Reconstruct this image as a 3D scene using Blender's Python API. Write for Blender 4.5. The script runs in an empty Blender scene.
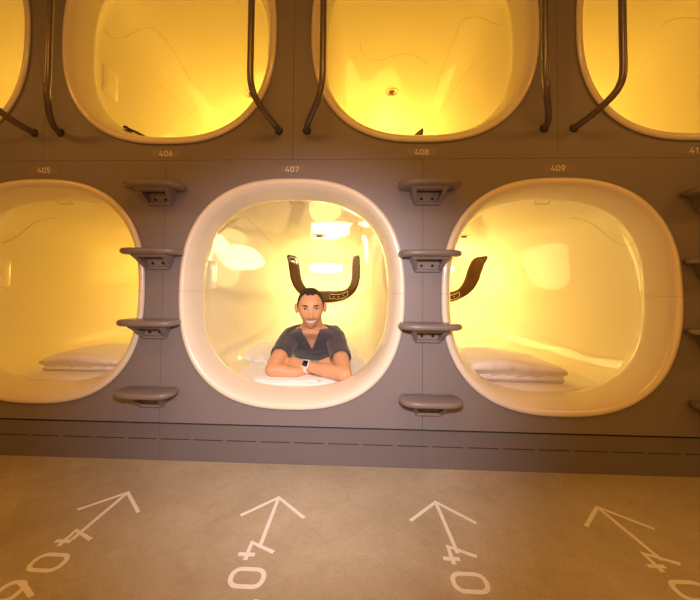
import bpy, bmesh, math, random
from mathutils import Vector, Matrix, noise
from mathutils.bvhtree import BVHTree
PI = math.pi
scn = bpy.context.scene
col = scn.collection
random.seed(7)

# ------------------------------------------------------------------ materials
def mat(name, color, rough=0.5, metal=0.0, coat=0.0, emit=None, strength=0.0, noise_amt=0.0, noise_scale=8.0,
        bump=0.0, bump_scale=60.0, color2=None, sheen=0.0, sss=0.0, spec=0.5, coat_rough=0.05):
    m = bpy.data.materials.new(name); m.use_nodes = True
    nt = m.node_tree; b = nt.nodes['Principled BSDF']
    b.inputs['Base Color'].default_value = (*color, 1)
    b.inputs['Roughness'].default_value = rough
    b.inputs['Metallic'].default_value = metal
    b.inputs['Coat Weight'].default_value = coat
    b.inputs['Coat Roughness'].default_value = coat_rough
    b.inputs['Specular IOR Level'].default_value = spec
    b.inputs['Sheen Weight'].default_value = sheen
    if sss:
        b.inputs['Subsurface Weight'].default_value = sss
        b.inputs['Subsurface Radius'].default_value = (0.02, 0.008, 0.004)
        b.inputs['Subsurface Scale'].default_value = 0.4
    if emit:
        b.inputs['Emission Color'].default_value = (*emit, 1)
        b.inputs['Emission Strength'].default_value = strength
    tc = nt.nodes.new('ShaderNodeTexCoord')
    if noise_amt or color2:
        n = nt.nodes.new('ShaderNodeTexNoise'); n.inputs['Scale'].default_value = noise_scale
        n.inputs['Detail'].default_value = 6
        nt.links.new(tc.outputs['Object'], n.inputs['Vector'])
        mx = nt.nodes.new('ShaderNodeMix'); mx.data_type = 'RGBA'
        c2 = color2 or tuple(c * (1 - noise_amt) for c in color)
        mx.inputs[6].default_value = (*color, 1); mx.inputs[7].default_value = (*c2, 1)
        rp = nt.nodes.new('ShaderNodeMapRange')
        rp.inputs['From Min'].default_value = 0.35; rp.inputs['From Max'].default_value = 0.65
        nt.links.new(n.outputs['Fac'], rp.inputs['Value'])
        nt.links.new(rp.outputs['Result'], mx.inputs[0])
        nt.links.new(mx.outputs[2], b.inputs['Base Color'])
    if bump:
        n2 = nt.nodes.new('ShaderNodeTexNoise'); n2.inputs['Scale'].default_value = bump_scale
        n2.inputs['Detail'].default_value = 4
        nt.links.new(tc.outputs['Object'], n2.inputs['Vector'])
        bp = nt.nodes.new('ShaderNodeBump'); bp.inputs['Strength'].default_value = bump
        bp.inputs['Distance'].default_value = 0.01
        nt.links.new(n2.outputs['Fac'], bp.inputs['Height']); nt.links.new(bp.outputs['Normal'], b.inputs['Normal'])
    return m

M = {}
M['facade'] = mat('facade_grey', (0.235, 0.205, 0.205), 0.42, noise_amt=0.05, noise_scale=3, bump=0.03, bump_scale=180)
M['kick'] = mat('plinth_grey', (0.175, 0.155, 0.16), 0.42, noise_amt=0.05, noise_scale=3, bump=0.03, bump_scale=180)
M['slot'] = mat('slot_dark', (0.03, 0.026, 0.026), 0.7)
M['step'] = mat('step_grey', (0.23, 0.19, 0.175), 0.38, bump=0.02, bump_scale=300, noise_amt=0.04)
M['screw'] = mat('screw_black', (0.02, 0.018, 0.018), 0.4, metal=0.6)
M['rail'] = mat('rail_bronze', (0.16, 0.125, 0.11), 0.30, metal=0.35, coat=0.3, noise_amt=0.05)
M['rim'] = mat('rim_white', (0.88, 0.81, 0.66), 0.28, coat=0.8, noise_amt=0.015, noise_scale=2)
M['shell'] = mat('liner_cream', (0.93, 0.86, 0.66), 0.6, spec=.2, coat=.30, coat_rough=0.05, noise_amt=0.01, noise_scale=2)
M['seam'] = mat('seam_amber', (0.55, 0.38, 0.14), 0.5)
M['pale'] = mat('pale_plastic', (0.93, 0.88, 0.74), 0.25, coat=0.5)
M['console'] = mat('console_bronze', (0.05, 0.018, 0.003), 0.3, coat=.07, spec=.12, noise_amt=0.2, noise_scale=6, coat_rough=0.03)
M['black'] = mat('console_black', (0.012, 0.010, 0.008), 0.15, coat=1.0)
M['icon'] = mat('icon_cream', (0.75, 0.68, 0.48), 0.4)
M['sensor'] = mat('sensor_brown', (0.16, 0.05, 0.02), 0.3)
M['sheet'] = mat('bed_linen', (0.93, 0.90, 0.87), 0.85, sheen=0.3, bump=0.25, bump_scale=30)
M['linen'] = mat('duvet_linen', (0.94, 0.91, 0.88), 0.85, sheen=0.3, bump=0.35, bump_scale=22)
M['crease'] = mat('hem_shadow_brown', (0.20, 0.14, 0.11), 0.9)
M['skin'] = mat('skin', (0.76, 0.41, 0.22), 0.48, sss=0.12, noise_amt=0.08, noise_scale=25, bump=0.03)
M['lip'] = mat('lip', (0.50, 0.17, 0.12), 0.45)
M['teeth'] = mat('teeth', (0.90, 0.88, 0.82), 0.25)
M['eye'] = mat('eye_white', (0.70, 0.64, 0.58), 0.2)
M['iris'] = mat('iris_dark', (0.05, 0.035, 0.025), 0.15)
M['hair'] = mat('hair_brown', (0.055, 0.024, 0.014), 0.75, bump=0.6, bump_scale=220, noise_amt=0.4, noise_scale=120)
M['shirt'] = mat('shirt_grey', (0.085, 0.075, 0.085), 0.9, sheen=0.25, bump=0.15, bump_scale=90, noise_amt=0.25, noise_scale=14)
M['jeans'] = mat('trouser_blue', (0.04, 0.05, 0.08), 0.9, bump=0.2)
M['watch'] = mat('watch_white', (0.85, 0.83, 0.80), 0.35)
M['dial'] = mat('watch_dial', (0.015, 0.015, 0.018), 0.15, coat=0.5)
M['brown'] = mat('dark_brown_item', (0.07, 0.03, 0.012), 0.6, noise_amt=0.5, noise_scale=40)
M['ivory'] = mat('number_paint', (0.80, 0.72, 0.62), 0.6)
M['plate'] = mat('plate_taupe', (0.27, 0.225, 0.205), 0.4)
M['paint'] = mat('floor_paint', (0.97, 0.95, 0.92), 0.55, noise_amt=0.06, noise_scale=30)
M['lampglow'] = mat('lamp_glow', (1, .9, .7), 0.4, emit=(1.0, 0.62, 0.14), strength=18)
M['lampglow_w'] = mat('lamp_glow_white', (1, .9, .7), 0.4, emit=(1.0, 0.74, 0.36), strength=22)
M['ceil'] = mat('corridor_ceiling', (0.35, 0.30, 0.25), 0.8, noise_amt=0.05)
M['wall'] = mat('corridor_wall', (0.30, 0.25, 0.21), 0.7, noise_amt=0.05)

def floor_material():
    m = bpy.data.materials.new('polished_concrete'); m.use_nodes = True
    nt = m.node_tree; b = nt.nodes['Principled BSDF']; L = nt.links.new
    tc = nt.nodes.new('ShaderNodeTexCoord')
    def nz(scale, detail, rough=0.6, dist=0.0):
        n = nt.nodes.new('ShaderNodeTexNoise'); n.inputs['Scale'].default_value = scale
        n.inputs['Detail'].default_value = detail; n.inputs['Roughness'].default_value = rough
        n.inputs['Distortion'].default_value = dist
        L(tc.outputs['Object'], n.inputs['Vector']); return n
    big, mid, fine = nz(2.2, 8, 0.65, 0.6), nz(17, 9, 0.75, 1.2), nz(150, 4, 0.7)
    r1 = nt.nodes.new('ShaderNodeValToRGB'); r1.color_ramp.elements[0].position = 0.32; r1.color_ramp.elements[1].position = 0.72
    r1.color_ramp.elements[0].color = (0.45, 0.385, 0.265, 1); r1.color_ramp.elements[1].color = (0.62, 0.55, 0.41, 1)
    L(big.outputs['Fac'], r1.inputs['Fac'])
    r2 = nt.nodes.new('ShaderNodeValToRGB'); r2.color_ramp.elements[0].position = 0.3; r2.color_ramp.elements[1].position = 0.75
    r2.color_ramp.elements[0].color = (0.86, 0.84, 0.82, 1); r2.color_ramp.elements[1].color = (1.08, 1.08, 1.08, 1)
    L(mid.outputs['Fac'], r2.inputs['Fac'])
    mx = nt.nodes.new('ShaderNodeMix'); mx.data_type = 'RGBA'; mx.blend_type = 'MULTIPLY'; mx.inputs[0].default_value = 1
    L(r1.outputs['Color'], mx.inputs[6]); L(r2.outputs['Color'], mx.inputs[7])
    r3 = nt.nodes.new('ShaderNodeValToRGB'); r3.color_ramp.elements[0].position = 0.35; r3.color_ramp.elements[1].position = 0.65
    r3.color_ramp.elements[0].color = (0.90, 0.90, 0.90, 1); r3.color_ramp.elements[1].color = (1.06, 1.06, 1.06, 1)
    L(fine.outputs['Fac'], r3.inputs['Fac'])
    m2 = nt.nodes.new('ShaderNodeMix'); m2.data_type = 'RGBA'; m2.blend_type = 'MULTIPLY'; m2.inputs[0].default_value = 1
    L(mx.outputs[2], m2.inputs[6]); L(r3.outputs['Color'], m2.inputs[7])
    L(m2.outputs[2], b.inputs['Base Color'])
    b.inputs['Roughness'].default_value = 0.5; b.inputs['Specular IOR Level'].default_value = 0.35
    bp = nt.nodes.new('ShaderNodeBump'); bp.inputs['Strength'].default_value = 0.12; bp.inputs['Distance'].default_value = 0.004
    L(mid.outputs['Fac'], bp.inputs['Height']); L(bp.outputs['Normal'], b.inputs['Normal'])
    return m
M['floor'] = floor_material()

# ------------------------------------------------------------------ helpers
def link(name, bm, m, parent=None, smooth=False, loc=None):
    me = bpy.data.meshes.new(name)
    bmesh.ops.recalc_face_normals(bm, faces=bm.faces)
    bm.to_mesh(me); bm.free()
    return link_me(name, me, m, parent, smooth, loc)

def link_me(name, me, m, parent=None, smooth=False, loc=None):
    for x in (m if isinstance(m, (list, tuple)) else [m]):
        me.materials.append(x)
    if smooth:
        for p in me.polygons: p.use_smooth = True
    o = bpy.data.objects.new(name, me); col.objects.link(o)
    if parent: o.parent = parent
    if loc: o.location = loc
    return o

def tag(o, label, cat, group=None, kind=None):
    o['label'] = label; o['category'] = cat
    if group: o['group'] = group
    if kind: o['kind'] = kind
    return o

def thing(name, loc, label, cat, group=None):
    o = bpy.data.objects.new(name, None); col.objects.link(o); o.location = loc
    o.empty_display_size = 0.05
    return tag(o, label, cat, group)

def box(bm, x0, x1, y0, y1, z0, z1, bev=0.0, seg=2):
    r = bmesh.ops.create_cube(bm, size=1)
    vs = r['verts']
    for v in vs:
        v.co = Vector((x0 + (v.co.x + .5) * (x1 - x0), y0 + (v.co.y + .5) * (y1 - y0), z0 + (v.co.z + .5) * (z1 - z0)))
    if bev:
        es = list({e for v in vs for e in v.link_edges})
        bmesh.ops.bevel(bm, geom=es, offset=bev, segments=seg, profile=0.5, affect='EDGES')
    return bm

def tube(bm, pts, r, n=12, cap=True, flat=1.0):
    """tube along pts; r number or list"""
    pts = [Vector(p) for p in pts]
    rings = []
    up = Vector((0, 0, 1)); prev = None
    for i, p in enumerate(pts):
        a = pts[max(i - 1, 0)]; b = pts[min(i + 1, len(pts) - 1)]
        t = (b - a).normalized()
        if prev is None:
            u = t.cross(up)
            if u.length < 1e-4: u = t.cross(Vector((0, 1, 0)))
            u.normalize()
        else:
            u = (prev - t * prev.dot(t)).normalized()
        prev = u; w = t.cross(u)
        rr = r[i] if isinstance(r, (list, tuple)) else r
        rings.append([bm.verts.new(p + (u * math.cos(2 * PI * k / n) + w * math.sin(2 * PI * k / n) * flat) * rr) for k in range(n)])
    for a, b in zip(rings, rings[1:]):
        for k in range(n):
            bm.faces.new((a[k], a[(k + 1) % n], b[(k + 1) % n], b[k]))
    if cap:
        bm.faces.new(rings[0][::-1]); bm.faces.new(rings[-1])
    return bm

def smooth_path(pts, per=8):
    P = [Vector(p) for p in pts]; out = []
    for i in range(len(P) - 1):
        p0 = P[max(i - 1, 0)]; p1 = P[i]; p2 = P[i + 1]; p3 = P[min(i + 2, len(P) - 1)]
        for k in range(per):
            t = k / per
            out.append(0.5 * ((2 * p1) + (-p0 + p2) * t + (2 * p0 - 5 * p1 + 4 * p2 - p3) * t * t + (-p0 + 3 * p1 - 3 * p2 + p3) * t ** 3))
    out.append(P[-1]); return out

def spow(v, e): return math.copysign(abs(v) ** e, v)
def superell(a, b, n, th):
    """point of the superellipse on the ray at angle th"""
    c, s = math.cos(th), math.sin(th)
    r = (abs(c / a) ** n + abs(s / b) ** n) ** (-1 / n)
    return r * c, r * s

# ------------------------------------------------------------------ layout
P = 0.6
ZL, ZU = 0.777, 1.996
LOW = [(-2, '405'), (0, '407'), (2, '409'), (4, '411')]
UPP = [(-3, '404'), (-1, '406'), (1, '408'), (3, '410')]
ZG, ZS, ZT = 0.175, 1.395, 2.72
XL, XR = -4 * P, 5 * P
YB = -3.0

# ------------------------------------------------------------------ setting
bm = bmesh.new(); box(bm, XL - 1.5, XR + 1.5, YB, 2.6, -0.05, 0.0)
o = link('floor', bm, M['floor']); o['kind'] = 'structure'
bm = bmesh.new(); box(bm, XL - 1.5, XR + 1.5, YB, 2.6, ZT, ZT + 0.05)
o = link('ceiling', bm, M['ceil']); o['kind'] = 'structure'
bm = bmesh.new(); box(bm, XL - 1.5, XR + 1.5, YB - 0.05, YB, -0.05, ZT + .05)
o = link('wall_front', bm, M['wall']); o['kind'] = 'structure'
bm = bmesh.new(); box(bm, XL - 1.55, XL - 1.5, YB, 2.6, -0.05, ZT + .05)
o = link('wall_left', bm, M['wall']); o['kind'] = 'structure'
bm = bmesh.new(); box(bm, XR + 1.5, XR + 1.55, YB, 2.6, -0.05, ZT + .05)
o = link('wall_right', bm, M['wall']); o['kind'] = 'structure'

def panel(bm, x0, x1, z0, z1, hole=None, g=0.0007, d=0.018):
    x0 += g; x1 -= g; z0 += g; z1 -= g
    if not hole:
        box(bm, x0, x1, 0, d, z0, z1); return
    cx, cz, a, b, n = hole
    angs = [2 * PI * i / 120 for i in range(120)]
    cor = [math.atan2(z - cz, x - cx) % (2 * PI) for x in (x0, x1) for z in (z0, z1)]
    angs = sorted(set(round(t, 7) for t in angs + cor))
    I, O, IB, OB = [], [], [], []
    for t in angs:
        hx, hz = superell(a, b, n, t); c, s = math.cos(t), math.sin(t)
        rr = min(((x1 - cx) / c if c > 1e-9 else (x0 - cx) / c if c < -1e-9 else 1e9),
                 ((z1 - cz) / s if s > 1e-9 else (z0 - cz) / s if s < -1e-9 else 1e9))
        I.append(bm.verts.new((cx + hx, 0, cz + hz))); O.append(bm.verts.new((cx + rr * c, 0, cz + rr * s)))
        IB.append(bm.verts.new((cx + hx, d, cz + hz))); OB.append(bm.verts.new((cx + rr * c, d, cz + rr * s)))
    N = len(angs)
    for i in range(N):
        j = (i + 1) % N
        bm.faces.new((I[i], I[j], O[j], O[i])); bm.faces.new((IB[i], OB[i], OB[j], IB[j]))
        bm.faces.new((O[i], O[j], OB[j], OB[i])); bm.faces.new((I[i], IB[i], IB[j], I[j]))

bm = bmesh.new()
RA, RB, RN = 0.514, 0.522, 2.5
for k, _ in LOW: panel(bm, (k - 1) * P, (k + 1) * P, ZG, ZS, (k * P, ZL, RA - .004, RB - .004, RN))
for k, _ in UPP: panel(bm, (k - 1) * P, (k + 1) * P, ZS, ZT, (k * P, ZU, RA - .004, RB - .004, RN))
panel(bm, XL - 1.5, -3 * P, ZG, ZS); panel(bm, XL - 1.5, -4 * P, ZS, ZT); panel(bm, 4 * P, XR + 1.5, ZS, ZT); panel(bm, 5 * P, XR + 1.5, ZG, ZS)
o = link('wall_back', bm, M['facade']); o['kind'] = 'structure'
bm = bmesh.new()
for k in range(-4, 5, 2): box(bm, (k - 1) * P + .0004, (k + 1) * P - .0004, 0.008, 0.024, 0.0, ZG - 0.009)
o = link('baseboard_back', bm, M['kick']); o['kind'] = 'structure'
bm = bmesh.new(); box(bm, XL - 1.5, XR + 1.5, 0.026, 0.034, 0.0, ZT)
# backing board behind the joints: openings left for the pods
bm.free(); bm = bmesh.new()
box(bm, XL - 1.5, XR + 1.5, 0.026, 0.03, ZG - 0.03, ZG + 0.01)
x = -2.3
while x < 3.0:
    box(bm, x, x + 0.135, 0.0065, 0.012, 0.0965, 0.0995); x += 0.155
o = link('trim_1', bm, M['slot']); o['kind'] = 'structure'

# ------------------------------------------------------------------ pods
NA = 112
def loop(bm, y, a, b, n):
    out = []
    for i in range(NA):
        t = 2 * PI * i / NA
        # parametric superellipse gives an even spacing round the corners
        x = a * spow(math.cos(t), 2 / n); z = b * spow(math.sin(t), 2 / n)
        # blend with ray form to keep points spread
        xr, zr = superell(a, b, n, math.atan2(b * math.sin(t), a * math.cos(t)))
        out.append(bm.verts.new((xr, y, zr)))
    return out
def skin_loops(bm, L, cap_last=None):
    for p, q in zip(L, L[1:]):
        for i in range(NA):
            j = (i + 1) % NA
            bm.faces.new((p[i], p[j], q[j], q[i]))
    if cap_last is not None:
        c = bm.verts.new(cap_last)
        for i in range(NA): bm.faces.new((L[-1][i], L[-1][(i + 1) % NA], c))

RIMP = [(0.03, .500, .508, 2.5), (0.016, .509, .517, 2.5), (0.0, .514, .522, 2.5), (-.006, .5195, .5275, 2.5), (-.012, .518, .526, 2.5), (-.0165, .512, .520, 2.5),
        (-.018, .504, .511, 2.5), (-.0145, .496, .503, 2.5), (-.004, .487, .494, 2.5), (.015, .477, .484, 2.52), (.04, .468, .474, 2.55),
        (.07, .459, .463, 2.6), (.095, .4535, .457, 2.62), (.108, .451, .454, 2.63), (.116, .4512, .4542, 2.64), (.121, .454, .457, 2.66), (.124, .462, .465, 2.7)]
bm = bmesh.new(); skin_loops(bm, [loop(bm, *r) for r in RIMP])
rim_me = bpy.data.meshes.new('rim'); bmesh.ops.recalc_face_normals(bm, faces=bm.faces); bm.to_mesh(rim_me); bm.free()

Y0, Y1 = 0.95, 2.36
LA, LB = 0.472, 0.468
def cap_loop(t):
    s = (1 - t ** 2.3) ** (1 / 2.7)
    n = 4.2 + (2.4 - 4.2) * min(1, t * 1.15)
    return Y0 + (Y1 - Y0) * t, LA * s, LB * s, n
prof = [(0.1185, .4555, .4585, 2.66), (0.1245, .459, .462, 2.7), (0.15, .466, .465, 3.0), (.19, .471, .467, 3.6), (.25, LA, LB, 4.2), (.5, LA, LB, 4.2), (.75, LA, LB, 4.2)]
prof += [cap_loop(t) for t in (0, .1, .2, .3, .4, .5, .58, .66, .73, .79, .84, .88, .915, .945, .965, .98, .99, .996, .999)]
bm = bmesh.new(); skin_loops(bm, [loop(bm, *r) for r in prof], (0, Y1, 0))
bmesh.ops.recalc_face_normals(bm, faces=bm.faces)
BVH = BVHTree.FromBMesh(bm)
shell_me = bpy.data.meshes.new('liner'); bm.to_mesh(shell_me); bm.free()
def back_y(x, z):
    h = BVH.ray_cast(Vector((x, 0.9, z)), Vector((0, 1, 0)))
    return h[0].y if h[0] else 1.0

# camera model (used to find where on the liner a moulding line runs)
CAM = Vector((.2828, -1.6, .8073)); YAW, PITCH, ROLL, F, CX, CY = -.0428, .0314, .0102, 351.1, 337.5, 275.8
fw = Vector((math.sin(YAW) * math.cos(PITCH), math.cos(YAW) * math.cos(PITCH), math.sin(PITCH)))
rt = Vector((math.cos(YAW), -math.sin(YAW), 0)); up_ = rt.cross(fw)
r_ = rt * math.cos(ROLL) + up_ * math.sin(ROLL); u_ = -rt * math.sin(ROLL) + up_ * math.cos(ROLL)

def strip_mesh(pts, width, thick, off, across=6):
    """a band lying on the liner's back: pts = (x, z) centre line in pod coordinates, width list"""
    bm = bmesh.new(); n = len(pts); F_, B_ = [], []
    for i, (x, z) in enumerate(pts):
        a = Vector(pts[max(i - 1, 0)]); b = Vector(pts[min(i + 1, n - 1)])
        t = (b - a).normalized(); nn = Vector((-t.y, t.x))
        w = width[i]
        rowf, rowb = [], []
        for k in range(across + 1):
            s = (k / across - .5)
            q = Vector((x, z)) + nn * s * w
            y = back_y(q.x * .985, q.y * .985)
            dome = off + thick * (1 - (2 * s) ** 4 * .7)
            d = Vector((-q.x * .35, -1, -q.y * .35)).normalized()
            base = Vector((q.x, y, q.y))
            rowf.append(bm.verts.new(base + d * dome)); rowb.append(bm.verts.new(base + d * off * .2))
        F_.append(rowf); B_.append(rowb)
    for i in range(n - 1):
        for k in range(across):
            bm.faces.new((F_[i][k], F_[i][k + 1], F_[i + 1][k + 1], F_[i + 1][k]))
            bm.faces.new((B_[i][k], B_[i + 1][k], B_[i + 1][k + 1], B_[i][k + 1]))
        bm.faces.new((F_[i][0], F_[i + 1][0], B_[i + 1][0], B_[i][0]))
        bm.faces.new((F_[i][-1], B_[i][-1], B_[i + 1][-1], F_[i + 1][-1]))
    for i in (0, n - 1):
        for k in range(across):
            f = (F_[i][k], B_[i][k], B_[i][k + 1], F_[i][k + 1])
            bm.faces.new(f if i == 0 else f[::-1])
    bmesh.ops.recalc_face_normals(bm, faces=bm.faces)
    return bm

half = [(.314, .335), (.318, .26), (.320, .20), (.316, .12), (.298, .05), (.262, -.01), (.20, -.052), (.13, -.072), (.06, -.08), (0, -.082)]
ctr = [(-x, z) for x, z in half] + [(x, z) for x, z in half[::-1][1:]]
cp = [(p.x, p.y) for p in smooth_path([(x, z, 0) for x, z in ctr], 5)]
def wid(x, z):
    return 0.088 + 0.04 * max(0, 1 - abs(x) / .22) ** .7
cw = [wid(*p) for p in cp]
cw[0] *= .62; cw[-1] *= .62; cw[1] *= .92; cw[-2] *= .92
bm = strip_mesh(cp, cw, 0.022, 0.004, 8)
console_me = bpy.data.meshes.new('control_console'); bm.to_mesh(console_me); bm.free()

def patch(pts, width, off, th):
    bm = strip_mesh(pts, width, th, off, 4)
    me = bpy.data.meshes.new('p'); bm.to_mesh(me); bm.free(); return me
ctl = [(.02 + .23 * i / 8, -.081 + .055 * max(0, (i / 8 * .23 - .10) / .13) ** 2) for i in range(9)]
control_me = patch(ctl, [.062] * 9, .029, .003)
disp_pts = cp[1:6]
display_me = patch(disp_pts, [.062] * len(disp_pts), .027, .003)
glass_me = patch([cp[3], cp[4]], [.030] * 2, .031, .003)
def cz(x): return -.081 + .055 * max(0, (x - .12) / .13) ** 2
def mark(plan, r=.0016):
    bm = bmesh.new(); pts = []
    for x, z in plan:
        y = back_y(x * .985, z * .985); d = Vector((-x * .35, -1, -z * .35)).normalized()
        pts.append(Vector((x, y, z)) + d * .034)
    tube(bm, pts, r, 6)
    me = bpy.data.meshes.new('m'); bm.to_mesh(me); bm.free(); return me
xs_ = [.03 + .205 * i / 10 for i in range(11)]
outline_me = mark([(x, cz(x) - .025) for x in xs_] + [(x, cz(x) + .025) for x in xs_[::-1]] + [(xs_[0], cz(xs_[0]) - .025)])
symbols = [mark([(.130, cz(.13) - .008), (.130, cz(.13) + .006), (.124, cz(.13) + .006), (.137, cz(.13) + .007)]), mark([(.068, cz(.07)), (.086, cz(.086))]), mark([(.182, cz(.182)), (.196, cz(.196))])]

# lamp: elongated oval diffuser on the head-end wall
bm = bmesh.new(); rings = []
LX, LZ, LW, LH = 0.0, .236, .185, .050
for s in (1, .96, .85, .6, .3):
    ring = []
    for i in range(48):
        x, z = superell(LW * s, LH * s, 2.8, 2 * PI * i / 48)
        y = back_y((LX + x) * .98, (LZ + z) * .98); h = .006 + .016 * (1 - s ** 3)
        ring.append(bm.verts.new((LX + x, y - h, LZ + z)))
    rings.append(ring)
ring0 = [bm.verts.new(v.co + Vector((0, .02, 0))) for v in rings[0]]
rings = [ring0] + rings
for a, b in zip(rings, rings[1:]):
    for i in range(48): bm.faces.new((a[i], a[(i + 1) % 48], b[(i + 1) % 48], b[i]))
bm.faces.new(rings[-1])
bmesh.ops.recalc_face_normals(bm, faces=bm.faces)
lamp_me = bpy.data.meshes.new('lamp'); bm.to_mesh(lamp_me); bm.free()

# ceiling sensor (ring + eye), with the ceiling position by ray cast upwards
def ceil_z(x, y):
    h = BVH.ray_cast(Vector((x, y, 0)), Vector((0, 0, 1))); return h[0].z, h[1]
def disc(bm, c, nrm, r0, r1, h, n=32):
    q = nrm.to_track_quat('Z', 'Y')
    prev = None
    for rr, hh in ((r0, 0), (r0, h * .6), (r0 * .93, h), (r1, h), (r1, h * .2)):
        ring = [bm.verts.new(c + q @ Vector((rr * math.cos(2 * PI * i / n), rr * math.sin(2 * PI * i / n), hh))) for i in range(n)]
        if prev:
            for i in range(n): bm.faces.new((prev[i], prev[(i + 1) % n], ring[(i + 1) % n], ring[i]))
        prev = ring
    bm.faces.new(prev)
sz, sn = ceil_z(0, 1.33)
if sn.z > 0: sn = -sn
bm = bmesh.new(); disc(bm, Vector((0, 1.33, sz)), sn, .060, .050, .005)
ring_me = bpy.data.meshes.new('sensor_ring'); bm.to_mesh(ring_me); bm.free()
bm = bmesh.new(); disc(bm, Vector((0, 1.33, sz)) + sn * .003, sn, .022, .012, .009)
eye_me = bpy.data.meshes.new('sensor_eye'); bm.to_mesh(eye_me); bm.free()

# latch plate under the ceiling lip
bm = bmesh.new()
za = .452
tube(bm, [(-.035, .128, za + .008), (-.035, .131, za - .002), (-.033, .150, za - .006), (-.012, .152, za - .006), (-.008, .147, za - .006), (.008, .147, za - .006), (.012, .152, za - .006),
          (.033, .150, za - .006), (.035, .131, za - .002), (.035, .128, za + .008)], .0016, 6)
latch_me = bpy.data.meshes.new('latch_plate'); bm.to_mesh(latch_me); bm.free()

# side pad on the left wall
def side_pad(zc0):
    bm = bmesh.new(); rows = []
    for j in range(9):
        z = zc0 - .075 + .15 * j / 8; row = []
        for i in range(7):
            y = .20 + .125 * i / 6
            h = BVH.ray_cast(Vector((0, y, z)), Vector((-1, 0, 0)))
            e = 1 if 0 < i < 6 and 0 < j < 8 else 0
            row.append(bm.verts.new((h[0].x + .0015 + .006 * e, y, z)))
        rows.append(row)
    for a, b in zip(rows, rows[1:]):
        for i in range(6): bm.faces.new((a[i], a[i + 1], b[i + 1], b[i]))
    bmesh.ops.recalc_face_normals(bm, faces=bm.faces)
    me = bpy.data.meshes.new('side_pad'); bm.to_mesh(me); bm.free(); return me
pad_low, pad_up = side_pad(.088), side_pad(-.07)

# horizontal joint across the rim on both sides
joint_me = []
for s in (-1, 1):
    bm = bmesh.new(); pts = []
    for (y, a, b, n) in RIMP[2:15]:
        pts.append(Vector((s * (a - .0006) * (1 - 1e-3), y - .0004, .003)))
    tube(bm, pts, .0008, 6)
    me = bpy.data.meshes.new('rim_joint'); bm.to_mesh(me); bm.free(); joint_me.append(me)

def crease(pix, k, zc, parent):
    """a moulding seam seen along these picture points, laid where those sight lines meet the liner"""
    pts = []
    for (px, py) in pix:
        d = fw + r_ * ((px - CX) / F) - u_ * ((py - CY) / F)
        org = CAM + d * 1.9 - Vector((k * P, 0, zc)) if False else CAM - Vector((k * P, 0, zc))
        # step past the rim opening before searching for the liner
        o2 = org + d * ((0.13 - org.y) / d.y)
        h = BVH.ray_cast(o2, d.normalized())
        if h[0] is not None:
            nrm = h[1] if h[1].dot(d) < 0 else -h[1]
            pts.append(h[0] + nrm * .0006)
    if len(pts) > 2:
        b = bmesh.new(); tube(b, smooth_path(pts, 5), .0008, 6)
        link('moulding_seam', b, M['seam'], parent, True)

CREASES = {
 '405': [[(2, 243), (15, 238), (24, 231), (34, 223), (45, 219), (57, 217.5)]],
 '406': [[(105, 30), (113, 38), (124, 37), (140, 29.5), (150, 28), (160, 34), (168, 43), (178, 58), (190, 80)], [(160, 85), (175, 99), (190, 113), (203, 128)]],
 '407': [[(206, 256), (209, 247), (217, 236), (228, 225), (238, 219), (246, 217), (253, 224), (268, 239), (283, 254)], [(361, 215), (362, 225), (359, 245)]],
 '408': [[(360, 43), (362, 52), (370, 59), (382, 60), (397, 55), (412, 54), (422, 60), (431, 66)], [(502, 26), (492, 23), (482, 18), (472, 17), (463, 20), (458, 30), (450, 50), (443, 68), (436, 90), (431, 108), (426, 125)],
         [(475, 62), (462, 78), (450, 98), (440, 112), (428, 132)]],
 '409': [[(571, 218), (583, 220), (594, 225), (606, 235), (617, 243), (626, 245), (634, 243)]],
 '410': [[(662, 26), (668, 21), (680, 18), (692, 18), (699, 19)]],
}
WHERE = {'404': 'upper pod at the left picture edge, left of pod 406', '405': 'lower left pod with the plate 405 above it, folded duvet inside',
 '406': 'upper left pod above the plate 406', '407': 'central lower pod under the plate 407, a man lying in it',
 '408': 'upper middle pod above the plate 408', '409': 'lower right pod under the plate 409, folded duvet at its mouth',
 '410': 'upper right pod above the plate 410', '411': 'lower pod just beyond the right picture edge'}
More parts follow.
